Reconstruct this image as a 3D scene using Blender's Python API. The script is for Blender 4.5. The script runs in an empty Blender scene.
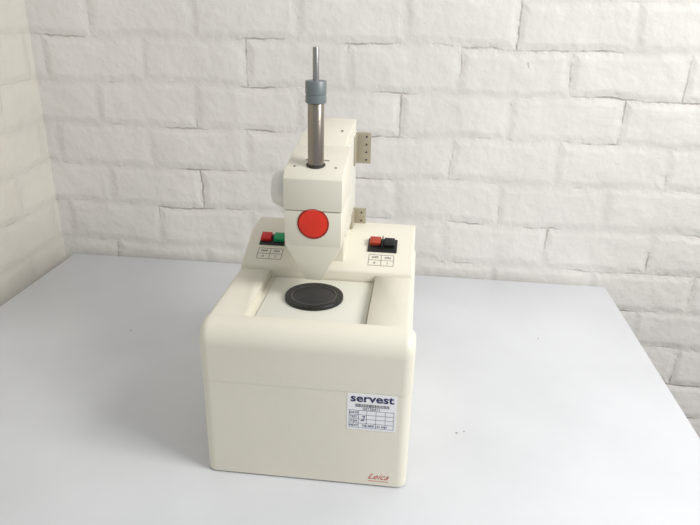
import bpy, bmesh, math, random
from mathutils import Vector, Matrix
random.seed(3)
S=0.70; TZ=0.75
scene=bpy.context.scene
try:
    scene.view_settings.view_transform='Standard'
    scene.view_settings.look='None'
except Exception as e: print(e)
def P(x,y,z): return Vector((x*S,y*S,TZ+z*S))
def lin(c):
    return tuple(((v/255)/12.92 if v/255<=0.04045 else ((v/255+0.055)/1.055)**2.4) for v in c)+(1,)
# ---------- materials
def mat(name,rgb,rough=0.5,metal=0,bump=0,bscale=200,var=0.0,vscale=6,spec=0.5):
    m=bpy.data.materials.new(name); m.use_nodes=True
    nt=m.node_tree; b=nt.nodes['Principled BSDF']
    b.inputs['Base Color'].default_value=lin(rgb)
    b.inputs['Roughness'].default_value=rough; b.inputs['Metallic'].default_value=metal
    b.inputs['Specular IOR Level'].default_value=spec
    tc=nt.nodes.new('ShaderNodeTexCoord')
    if var>0:
        n=nt.nodes.new('ShaderNodeTexNoise'); n.inputs['Scale'].default_value=vscale; n.inputs['Detail'].default_value=4
        r=nt.nodes.new('ShaderNodeValToRGB'); c=lin(rgb)
        r.color_ramp.elements[0].position=.3; r.color_ramp.elements[1].position=.7
        r.color_ramp.elements[0].color=tuple(v*(1-var) for v in c[:3])+(1,)
        r.color_ramp.elements[1].color=tuple(min(1,v*(1+var*.4)) for v in c[:3])+(1,)
        nt.links.new(tc.outputs['Object'],n.inputs['Vector']); nt.links.new(n.outputs['Fac'],r.inputs['Fac'])
        nt.links.new(r.outputs['Color'],b.inputs['Base Color'])
    if bump>0:
        n=nt.nodes.new('ShaderNodeTexNoise'); n.inputs['Scale'].default_value=bscale; n.inputs['Detail'].default_value=3
        bp=nt.nodes.new('ShaderNodeBump'); bp.inputs['Strength'].default_value=bump; bp.inputs['Distance'].default_value=.001
        nt.links.new(tc.outputs['Object'],n.inputs['Vector']); nt.links.new(n.outputs['Fac'],bp.inputs['Height'])
        nt.links.new(bp.outputs['Normal'],b.inputs['Normal'])
    return m
M_cream=mat('cream_paint',(228,224,209),.42,bump=.25,bscale=900,var=.03)
M_cream2=mat('cream_panel',(222,221,210),.45,bump=.2,bscale=900,var=.03)
M_white=mat('knob_white',(232,230,226),.35,var=.02)
M_black=mat('black_plastic',(26,26,27),.4,var=.1)
M_blackd=mat('black_rubber',(24,24,25),.42,var=.15)
M_pad=mat('black_pad',(50,49,49),.6,var=.2,vscale=60)
M_rim=mat('disc_rim_metal',(100,100,102),.35,.5,var=.1)
M_gray=mat('gray_anodised',(122,130,131),.45,.3,var=.08,vscale=40)
M_steel=mat('steel_tube',(150,142,132),.28,.9,var=.1,vscale=30)
M_rod=mat('steel_rod',(150,150,150),.35,.7,var=.05)
M_red=mat('red_window',(228,52,30),.35,var=.08,vscale=40)
M_redd=mat('dark_red_ring',(150,42,32),.5,var=.05)
M_redb=mat('red_button',(205,35,40),.4,var=.05)
M_green=mat('green_button',(20,150,95),.4,var=.05)
M_brown=mat('red_brown_button',(175,66,48),.45,var=.05)
M_beige=mat('bracket_metal',(176,168,148),.45,.25,var=.1,vscale=40)
M_dark=mat('dark_gap',(60,58,54),.7,var=.05)
M_slot_scuff=mat('slot_shade_and_scuff',(150,147,138),.7,var=.05)  # gray painted as shade in the head slot; also colours table scuffs
M_label=mat('label_paper',(242,243,246),.5,var=.01)
M_navy=mat('label_ink',(38,44,92),.6,var=.05)
M_ink=mat('print_ink',(88,88,94),.6,var=.05)
M_logo=mat('logo_red',(200,50,50),.5,var=.05)
# ---------- mesh helpers
root=bpy.data.objects.new('laboratory_instrument',None); scene.collection.objects.link(root)
root.location=P(-.2,1.35,0)
bpy.context.view_layer.update()
def finish(ob,parent):
    scene.collection.objects.link(ob)
    if parent:
        ob.parent=parent; ob.matrix_parent_inverse=parent.matrix_world.inverted()
    return ob
def from_bm(bm,name,m,parent=root,smooth=True,angle=35):
    bmesh.ops.recalc_face_normals(bm,faces=bm.faces)
    me=bpy.data.meshes.new(name); bm.to_mesh(me); bm.free()
    if smooth:
        for p in me.polygons: p.use_smooth=True
        me.set_sharp_from_angle(angle=math.radians(angle))
    me.materials.append(m)
    ob=bpy.data.objects.new(name,me)
    return finish(ob,parent)
def bevel_all(bm,w,seg=3):
    bmesh.ops.recalc_face_normals(bm,faces=bm.faces)
    es=[e for e in bm.edges if len(e.link_faces)==2 and e.calc_face_angle(0)>.35]
    bmesh.ops.bevel(bm,geom=es,offset=w,segments=seg,profile=.5,affect='EDGES',clamp_overlap=True)
def bm_box(a,b):
    bm=bmesh.new(); bmesh.ops.create_cube(bm,size=1)
    for v in bm.verts:
        v.co=Vector([(a[i]+b[i])/2+v.co[i]*(b[i]-a[i]) for i in range(3)])
    return bm
def box(name,a,b,m,bev=.0,parent=root,seg=3):
    bm=bm_box(a,b)
    if bev: bevel_all(bm,bev,seg)
    return from_bm(bm,name,m,parent)
def ubox(name,x0,x1,y0,y1,z0,z1,m,bev=0,seg=3):
    return box(name,P(x0,y0,z0),P(x1,y1,z1),m,bev,seg=seg)
def bm_prof(x0,x1,prof):   # prof (y,z) in units
    bm=bmesh.new()
    A=[bm.verts.new(P(x0,y,z)) for y,z in prof]; B=[bm.verts.new(P(x1,y,z)) for y,z in prof]
    n=len(prof); bm.faces.new(A); bm.faces.new(B[::-1])
    for i in range(n): bm.faces.new((A[i],B[i],B[(i+1)%n],A[(i+1)%n]))
    bmesh.ops.recalc_face_normals(bm,faces=bm.faces)
    return bm
def lathe(name,prof,origin,m,axis='Z',seg=64,parent=root):
    bm=bmesh.new(); rings=[]
    for r,h in prof:
        if r<1e-6: rings.append([bm.verts.new((0,0,h))])
        else: rings.append([bm.verts.new((r*math.cos(2*math.pi*i/seg),r*math.sin(2*math.pi*i/seg),h)) for i in range(seg)])
    for a,b in zip(rings,rings[1:]):
        for i in range(seg):
            j=(i+1)%seg
            if len(a)==1 and len(b)==1: continue
            if len(a)==1: bm.faces.new((a[0],b[i],b[j]))
            elif len(b)==1: bm.faces.new((a[i],a[j],b[0]))
            else: bm.faces.new((a[i],a[j],b[j],b[i]))
    if axis=='-Y': R=Matrix.Rotation(math.radians(90),4,'X')
    elif axis=='-X': R=Matrix.Rotation(math.radians(-90),4,'Y')
    else: R=Matrix.Identity(4)
    bmesh.ops.transform(bm,matrix=Matrix.Translation(origin)@R,verts=bm.verts)
    return from_bm(bm,name,m,parent,angle=40)
def text(name,s,size,loc,m,rot=(math.radians(90),0,0),shear=0,align='CENTER',off=0,parent=root,xs=1):
    cu=bpy.data.curves.new(name,'FONT'); cu.body=s; cu.size=size; cu.align_x=align; cu.align_y='CENTER'
    cu.shear=shear; cu.offset=off; cu.extrude=.0001; cu.resolution_u=3
    t=bpy.data.objects.new(name+'_tmp',cu); scene.collection.objects.link(t)
    t.location=loc; t.rotation_euler=rot; t.scale=(xs,1,1)
    bpy.context.view_layer.update()
    dg=bpy.context.evaluated_depsgraph_get()
    me=bpy.data.meshes.new_from_object(t.evaluated_get(dg)); me.transform(t.matrix_world)
    bpy.data.objects.remove(t)
    me.materials.clear(); me.materials.append(m)
    me.name=name
    return finish(bpy.data.objects.new(name,me),parent)

# ---------- instrument base
XL,XR=-.4335,.0225
YF=1.110
def front_piece(name,x0,x1,y0,y1,z0,z1,top,m):
    bm=bm_box(P(x0,y0,z0),P(x1,y1,z1))
    zt=P(0,0,z1).z; yf=P(0,y0,0).y
    if top:
        es=[e for e in bm.edges if all(abs(v.co.z-zt)<1e-5 and abs(v.co.y-yf)<1e-5 for v in e.verts)]
        bmesh.ops.bevel(bm,geom=es,offset=.034,segments=10,profile=.5,affect='EDGES')
    xa,xb=P(x0,0,0).x,P(x1,0,0).x; yb=P(0,y1,0).y; zb=P(0,0,z0).z
    def ok(e):
        v=e.verts
        sx=any(all(abs(w.co.x-q)<1e-5 for w in v) for q in (xa,xb))
        bk=all(abs(w.co.y-yb)<1e-5 for w in v); bt=all(abs(w.co.z-zb)<1e-5 for w in v)
        tp=all(abs(w.co.z-zt)<1e-5 for w in v) and not top
        return sx and not bk and not bt and not tp
    es=[e for e in bm.edges if ok(e)]
    bmesh.ops.bevel(bm,geom=es,offset=.016,segments=6,profile=.5,affect='EDGES')
    return from_bm(bm,name,m,angle=30)
front_piece('front_cap',XL,XR,YF,1.165,.2450,.3775,True,M_cream)
front_piece('front_panel',XL+.0012,XR-.0012,YF+.0008,1.165,.004,.2445,False,M_cream)
# main body with recess cut
bm=bm_prof(XL+.006,XR-.009,[(1.150,.006),(1.150,.376),(1.64,.376),(1.64,.006)])
bevel_all(bm,.010,5)
body=from_bm(bm,'base_body',M_cream)
cut=from_bm(bm_box(P(-.346,1.168,.355),P(-.083,1.427,.5)),'cutter',M_cream2,parent=None,smooth=False)
md=body.modifiers.new('b','BOOLEAN'); md.object=cut; md.operation='DIFFERENCE'; md.solver='EXACT'
bpy.context.view_layer.update()
dg=bpy.context.evaluated_depsgraph_get()
nm=bpy.data.meshes.new_from_object(body.evaluated_get(dg))
body.modifiers.clear(); body.data=nm; bpy.data.objects.remove(cut)
ubox('stage_plate',-.330,-.087,1.170,1.417,.350,.3595,M_cream2,.001)
# rear console
bm=bm_prof(XL+.010,XR-.014,[(1.421,.352),(1.421,.386),(1.55,.436),(1.64,.440),(1.66,.43),(1.66,.02),(1.62,.02),(1.62,.352)])
bevel_all(bm,.004,3)
from_bm(bm,'rear_console',M_cream)
for i,(x,y) in enumerate([(-.38,1.2),(-.02,1.2),(-.38,1.58),(-.02,1.58)]):
    lathe('foot_%d'%(i+1),[(0,0),(.012,0),(.012,.008),(0,.008)],P(x,y,0),M_black)
# stage disc
CX=-.2165
o=P(CX-.001,1.31,.3595)
lathe('stage_disc',[(0,0),(.0475,0),(.0475,.0050),(.0468,.0060),(.045,.0062),(.0375,.0060),(.036,.004),(0,.004)],o,M_blackd)
lathe('disc_rim',[(.0350,.003),(.0350,.0053),(.0354,.0056),(.0371,.0056),(.0375,.0053),(.0375,.003)],o,M_rim)
lathe('disc_pad',[(0,.0030),(.0350,.0030),(.0350,.0042),(.0346,.0044),(0,.0044)],o,M_pad)
# ---------- head
HW=.064
bm=bm_prof(CX-HW,CX+HW-.014,[(1.30,.50),(1.30,.62),(1.36,.655),(1.50,.700),(1.69,.712),(1.69,.43),(1.60,.38),(1.45,.38),(1.45,.50)])
bevel_all(bm,.002,2); from_bm(bm,'arm_column',M_cream)
bm=bm_prof(CX-HW,CX+HW,[(1.283,.580),(1.283,.650),(1.303,.666),(1.44,.690),(1.44,.580)])
bevel_all(bm,.0012,2); from_bm(bm,'head_block',M_cream)
bm=bm_prof(CX-HW+.0012,CX+HW-.0012,[(1.2845,.497),(1.2845,.5785),(1.44,.5785),(1.44,.497)])
bevel_all(bm,.0012,2); from_bm(bm,'head_lower',M_cream)
def frustum(name,a,b,z0,z1,m,bev=.0015):
    bm=bmesh.new()
    A=[bm.verts.new(P(x,y,z0)) for x,y in a]; B=[bm.verts.new(P(x,y,z1)) for x,y in b]
    bm.faces.new(A); bm.faces.new(B[::-1])
    for i in range(4): bm.faces.new((A[i],A[(i+1)%4],B[(i+1)%4],B[i]))
    bevel_all(bm,bev,2); return from_bm(bm,name,m)
w=HW-.0012
frustum('nozzle_funnel',[(CX-w,1.2845),(CX+w,1.2845),(CX+w,1.44),(CX-w,1.44)],
        [(CX-.019,1.297),(CX+.019,1.297),(CX+.019,1.345),(CX-.019,1.345)],.499,.411,M_cream)
# red window
o=P(CX+.001,1.2855,.551)
lathe('window_ring',[(0,0),(.0245,0),(.0245,.0016),(.0225,.002),(.0225,.0012),(0,.0012)],o,M_redd,'-Y')
lathe('red_window_lens',[(0,.001),(.0223,.001),(.0218,.0024),(.012,.0034),(0,.0036)],o,M_red,'-Y')
# shaft
ry=1.328
lathe('shaft_slot_shade',[(0.0,.0),(.0145,.0),(.0145,.0065),(.0128,.0065),(.0128,0)],P(CX,ry,.664),M_dark)  # dark ring painted as the shade in the slot around the tube
lathe('shaft_tube',[(0,0),(.0122,0),(.0122,.100),(.0115,.101),(0,.101)],P(CX,ry,.66),M_steel)
pr=[(0,0),(.0145,0),(.0155,.001),(.0155,.010),(.0148,.0108),(.0148,.0125),(.0155,.0133),(.0155,.030),(.0145,.0315),(.006,.0325),(0,.0325)]
lathe('shaft_knob',pr,P(CX,ry,.803),M_gray)
lathe('shaft_rod',[(0,0),(.0046,0),(.0046,.046),(.0038,.0475),(0,.0475)],P(CX,ry,.846),M_rod)
for i,(x,y,z) in enumerate([(CX-.045,1.318,.668),(CX+.045,1.318,.668),(CX+.030,1.55,.704),(CX-.045,1.55,.704)]):
    lathe('screw_%d'%(i+1),[(0,0),(.0022,0),(.0018,.0012),(0,.0012)],P(x,y,z),M_ink,seg=16)
ubox('arm_side_cover',CX+HW-.015,CX+HW-.010,1.46,1.67,.46,.685,M_cream2,.001)
ubox('head_top_slot',CX-.026,CX+.026,1.352,1.356,.655,.6765,M_slot_scuff,.0003)
# left knob
lathe('side_knob',[(0,0),(.030,0),(.030,.020),(.028,.026),(.024,.034),(.016,.037),(0,.038)],P(CX-HW+.002,1.405,.592),M_white,'-X')
# brackets
def bracket(n,z0,z1,x1,y):
    ubox('bracket_%d'%n,CX+HW-.016,x1,y,y+.008,z0,z1,M_beige,.001)
    ubox('bracket_flange_%d'%n,CX+HW-.016,CX+HW-.006,y-.05,y+.004,z0+.004,z1-.004,M_beige,.001)
    k=4 if z1-z0>.06 else 2
    for i in range(k):
        z=z0+(z1-z0)*(i+.5)/k
        lathe('bracket_hole_%d_%d'%(n,i+1),[(0,0),(.0018,0),(.0018,.0006),(0,.0006)],P(x1-.012,y,z),M_dark,'-Y',seg=14)
bracket(1,.600,.682,-.122,1.655)
bracket(2,.436,.482,-.128,1.63)
# ---------- control switches (slanted console)
k0=.050/.129
sl=math.atan(k0)
def slope(x,y,lift=0):
    z=.386+(y-1.421)*k0
    return P(x,y,z)+Vector((0,-math.sin(sl),math.cos(sl)))*lift
def sbox(name,x,y,w,d,hgt,m,lift=0,bev=.0006):
    bm=bm_box((-w/2,-d/2,0),(w/2,d/2,hgt))
    if bev: bevel_all(bm,bev,2)
    bmesh.ops.transform(bm,matrix=Matrix.Translation(slope(x,y,lift))@Matrix.Rotation(sl,4,'X'),verts=bm.verts)
    return from_bm(bm,name,m)
sbox('switch_bezel_left',-.3585,1.510,.046,.028,.003,M_black,-.0005)
sbox('red_push_button',-.3755,1.514,.019,.018,.008,M_redb,.002,.0015)
sbox('green_push_button',-.341,1.514,.019,.018,.008,M_green,.002,.0015)
sbox('switch_bezel_right',-.073,1.512,.052,.034,.003,M_black,-.0005)
sbox('stop_push_button',-.092,1.520,.020,.018,.008,M_brown,.002,.0015)
sbox('start_push_button',-.056,1.517,.019,.019,.008,M_black,.002,.0015)
sbox('button_divider',-.0735,1.514,.002,.026,.010,M_black,.002,.0004)
def legend(n,x):
    w=.044
    for j,dy in enumerate((1.444,1.462,1.480)):
        sbox('legend_line_%d_%d'%(n,j),x,dy,w,.0006,.0003,M_ink,0.0001,0)
    for j in range(3):
        sbox('legend_post_%d_%d'%(n,j),x+(j-1)*w/2/S,1.462,.0006,.025,.0003,M_ink,0.0001,0)
    for j,s in enumerate(('OFF','ON')):
        text('legend_text_%d_%d'%(n,j),s,.007,slope(x+(j-.5)*.032,1.471,.0005),M_ink,(sl,0,0))
        text('legend_sub_%d_%d'%(n,j),'0' if j==0 else 'I',.007,slope(x+(j-.5)*.032,1.4525,.0005),M_ink,(sl,0,0))
legend(1,-.357); legend(2,-.073)
# ---------- sticker on front
yy=(YF+.0008)*S
def fl(name,x0,x1,z0,z1,m,d=.0006):
    return box(name,(x0,yy-d,TZ+z0),(x1,yy+.0003,TZ+z1),m)
sx0,sx1,sz0,sz1=-.0795,-.0065,.1060,.1695
L0=.0010
fl('asset_label',sx0,sx1,sz0,sz1,M_label,.0005)
text('label_heading','servest',.0185,((sx0+sx1)/2,yy-.0007,TZ+.1605+L0),M_navy,off=.0004,xs=1.2)
x=sx0+.012
i=0
while x<sx1-.012:
    wd=random.choice([.0006,.001,.0014]); fl('barcode_%d'%i,x,x+wd,.1455+L0,.1508+L0,M_ink,.0007); x+=wd+random.choice([.0006,.001]); i+=1
text('label_number','04126411',.0065,((sx0+sx1)/2,yy-.0007,TZ+.1425+L0),M_ink)
for j,z in enumerate((.1392,.1315,.124,.1165,.1085)):
    fl('label_row_%d'%j,sx0+.003,sx1-.003,z+L0,z+.0004+L0,M_navy,.0007)
for j,xx in enumerate((0,.014,.026,.040,.054,.0664)):
    fl('label_col_%d'%j,sx0+.003+xx,sx0+.0034+xx,.1085+L0,.1398+L0,M_navy,.0007)
for j in range(4):
    text('label_field_%d'%j,['DATE','TEST','ITEM','NEXT'][j],.0052,(sx0+.010,yy-.0007,TZ+.1353+L0-.0076*j),M_navy)
text('label_tick','2',.013,(sx0+.023,yy-.0007,TZ+.126),M_navy,shear=.3)
text('label_footer','TEL 0800 123 4567',.0048,((sx0+sx1)/2+.005,yy-.0007,TZ+.1125+L0),M_navy)
text('maker_logo','Leica',.0155,(-.0300,yy-.0004,TZ+.0195),M_logo,shear=.6,off=-.00015)
fl('logo_underline',-.044,-.012,.0105,.0109,M_logo,.0004)

# ---------- table
tab=bpy.data.objects.new('white_table',None); scene.collection.objects.link(tab)
tab.location=(-.226,1.03,0); bpy.context.view_layer.update()
M_tab=mat('table_laminate',(214,216,220),.33,var=.09,vscale=3.2,bump=.1,bscale=60)
M_leg=mat('table_leg_steel',(120,122,125),.4,.5,var=.05)
TX0,TX1,TY0,TY1=-.981,.529,.42,1.622
box('table_top',(TX0,TY0,TZ-.028),(TX1,TY1,TZ),M_tab,.003,tab)
for i,(x,y,rr) in enumerate([(.10,.93,.0025),(.113,.936,.0018),(.30,1.30,.002),(-.62,1.2,.0018)]):
    lathe('scuff_mark_%d'%(i+1),[(0,0),(rr,0),(rr*.8,.0002),(0,.0002)],(x,y,TZ),M_slot_scuff,parent=tab,seg=12)
k=0
for x in (TX0+.06,TX1-.06):
    for y in (TY0+.06,TY1-.06):
        k+=1; box('leg_%d'%k,(x-.02,y-.02,0),(x+.02,y+.02,TZ-.028),M_leg,.003,tab)
box('apron_front',(TX0+.08,TY0+.05,TZ-.09),(TX1-.08,TY0+.07,TZ-.028),M_leg,.002,tab)
box('apron_back',(TX0+.08,TY1-.07,TZ-.09),(TX1-.08,TY1-.05,TZ-.028),M_leg,.002,tab)

# ---------- room
def brick_mat(name,ax,rgb,joint,jx,jz,bumpd,stain=None):
    m=bpy.data.materials.new(name); m.use_nodes=True; nt=m.node_tree; L=nt.links; N=nt.nodes
    b=N['Principled BSDF']; b.inputs['Roughness'].default_value=.5; b.inputs['Specular IOR Level'].default_value=.3
    g=N.new('ShaderNodeNewGeometry'); sp=N.new('ShaderNodeSeparateXYZ'); L.new(g.outputs['Position'],sp.inputs[0])
    cb=N.new('ShaderNodeCombineXYZ')
    def M(op,a,bb,c=None):
        n=N.new('ShaderNodeMath'); n.operation=op
        for i,v in enumerate((a,bb,c)):
            if v is None: continue
            if isinstance(v,(int,float)): n.inputs[i].default_value=v
            else: L.new(v,n.inputs[i])
        return n.outputs[0]
    L.new(M('ADD',sp.outputs[ax],jx),cb.inputs[0]); L.new(M('ADD',sp.outputs[2],jz),cb.inputs[1])
    def noise(sc,det=4,rough=.5,src=None):
        n=N.new('ShaderNodeTexNoise'); n.inputs['Scale'].default_value=sc; n.inputs['Detail'].default_value=det
        n.inputs['Roughness'].default_value=rough; L.new(src or g.outputs['Position'],n.inputs['Vector']); return n
    def warp(vec,sc,amp,det):
        n0=noise(sc,det)
        vm=N.new('ShaderNodeVectorMath'); vm.operation='SUBTRACT'; vm.inputs[1].default_value=(.5,.5,.5); L.new(n0.outputs['Color'],vm.inputs[0])
        vs=N.new('ShaderNodeVectorMath'); vs.operation='SCALE'; vs.inputs['Scale'].default_value=amp; L.new(vm.outputs[0],vs.inputs[0])
        va=N.new('ShaderNodeVectorMath'); va.operation='ADD'; L.new(vec,va.inputs[0]); L.new(vs.outputs[0],va.inputs[1])
        return va.outputs[0]
    v=warp(cb.outputs[0],4,.030,1); v=warp(v,40,.010,2)
    def brick(ms,sm):
        bt=N.new('ShaderNodeTexBrick'); L.new(v,bt.inputs['Vector'])
        bt.inputs['Scale'].default_value=1; bt.inputs['Brick Width'].default_value=.27; bt.inputs['Row Height'].default_value=.113
        bt.inputs['Mortar Size'].default_value=ms; bt.inputs['Mortar Smooth'].default_value=sm
        return bt.outputs['Fac']
    wide=brick(.022,1.0); thin=brick(.0036,.9)
    def ramp(src,a,bb,c0=(0,0,0,1),c1=(1,1,1,1)):
        r=N.new('ShaderNodeValToRGB'); r.color_ramp.elements[0].position=a; r.color_ramp.elements[1].position=bb
        r.color_ramp.elements[0].color=c0; r.color_ramp.elements[1].color=c1; L.new(src,r.inputs['Fac']); return r.outputs['Color']
    jm=ramp(noise(6,5,.65).outputs['Fac'],.50,.64)
    mj2=M('MULTIPLY',M('MULTIPLY',thin,jm),joint)
    c=lin(rgb)
    col=ramp(noise(3,6,.6).outputs['Fac'],.3,.7,tuple(q*.92 for q in c[:3])+(1,),tuple(q*1.02 for q in c[:3])+(1,))
    def mix(f,a,colr):
        mx=N.new('ShaderNodeMix'); mx.data_type='RGBA'; L.new(f,mx.inputs['Factor']); L.new(a,mx.inputs[6]); mx.inputs[7].default_value=lin(colr); return mx.outputs[2]
    out=mix(mj2,col,(146,138,130))
    out=mix(M('MULTIPLY',wide,.10),out,(176,171,166))
    chip=ramp(noise(26,3,.6).outputs['Fac'],.755,.775)
    out=mix(M('MULTIPLY',chip,.6),out,(160,150,138))
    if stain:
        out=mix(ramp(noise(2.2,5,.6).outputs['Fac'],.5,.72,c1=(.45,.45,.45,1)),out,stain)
    L.new(out,b.inputs['Base Color'])
    h=M('MULTIPLY',wide,M('MULTIPLY_ADD',jm,-.5,-.6))
    h=M('MULTIPLY_ADD',M('MULTIPLY',thin,jm),-.4,h)
    h=M('MULTIPLY_ADD',noise(28,5,.5).outputs['Fac'],1.0,h)
    h=M('MULTIPLY_ADD',noise(8,3).outputs['Fac'],2.8,h)
    h=M('MULTIPLY_ADD',noise(120,3,.6).outputs['Fac'],.15,h)
    bp=N.new('ShaderNodeBump'); bp.inputs['Strength'].default_value=1; bp.inputs['Distance'].default_value=bumpd
    L.new(h,bp.inputs['Height']); L.new(bp.outputs['Normal'],b.inputs['Normal'])
    return m
M_wb=brick_mat('painted_brick_back',0,(229,226,222),.65,5.4-.225+.0,-1.016+.113*20,.0031)
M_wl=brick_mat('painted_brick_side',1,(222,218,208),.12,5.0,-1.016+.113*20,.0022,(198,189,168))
WX,WY=-1.022,1.64
box('wall_back',(WX-.1,WY,0),(3.0,WY+.1,2.6),M_wb,0,None)
box('wall_left',(WX-.1,-1.0,0),(WX,WY,2.6),M_wl,0,None)
M_floor=mat('floor_concrete',(150,146,140),.7,var=.15,vscale=4)
box('floor',(WX-.1,-1.0,-.05),(3.0,WY+.1,0),M_floor,0,None)

# ---------- lights
w=bpy.data.worlds.new('World'); scene.world=w; w.use_nodes=True
w.node_tree.nodes['Background'].inputs[0].default_value=(.93,.965,1,1); w.node_tree.nodes['Background'].inputs[1].default_value=.48
def area(name,loc,target,size,power,col):
    l=bpy.data.lights.new(name,'AREA'); l.shape='RECTANGLE'; l.size=size[0]; l.size_y=size[1]; l.energy=power; l.color=col
    o=bpy.data.objects.new(name,l); scene.collection.objects.link(o); o.location=loc
    o.rotation_euler=(Vector(target)-Vector(loc)).to_track_quat('-Z','Y').to_euler()
area('window_daylight',(1.6,.30,2.4),(-.2,1.3,.85),(.9,1.1),49,(1,.98,.955))

# ---------- camera
cam=bpy.data.cameras.new('camera'); cam.sensor_width=36; cam.lens=630/700*36; cam.clip_start=.02
co=bpy.data.objects.new('camera',cam); scene.collection.objects.link(co); scene.camera=co
a=math.radians(5.9); p=math.radians(22.5); r=.023
F0=Vector((-math.sin(a),math.cos(a),0)); R0=Vector((math.cos(a),math.sin(a),0)); Z=Vector((0,0,1))
F=F0*math.cos(p)-Z*math.sin(p); U0=F0*math.sin(p)+Z*math.cos(p)
R=R0*math.cos(r)+U0*math.sin(r); U=-R0*math.sin(r)+U0*math.cos(r)
m=Matrix(((R.x,U.x,-F.x,0),(R.y,U.y,-F.y,0),(R.z,U.z,-F.z,TZ+S),(0,0,0,1)))
co.matrix_world=m
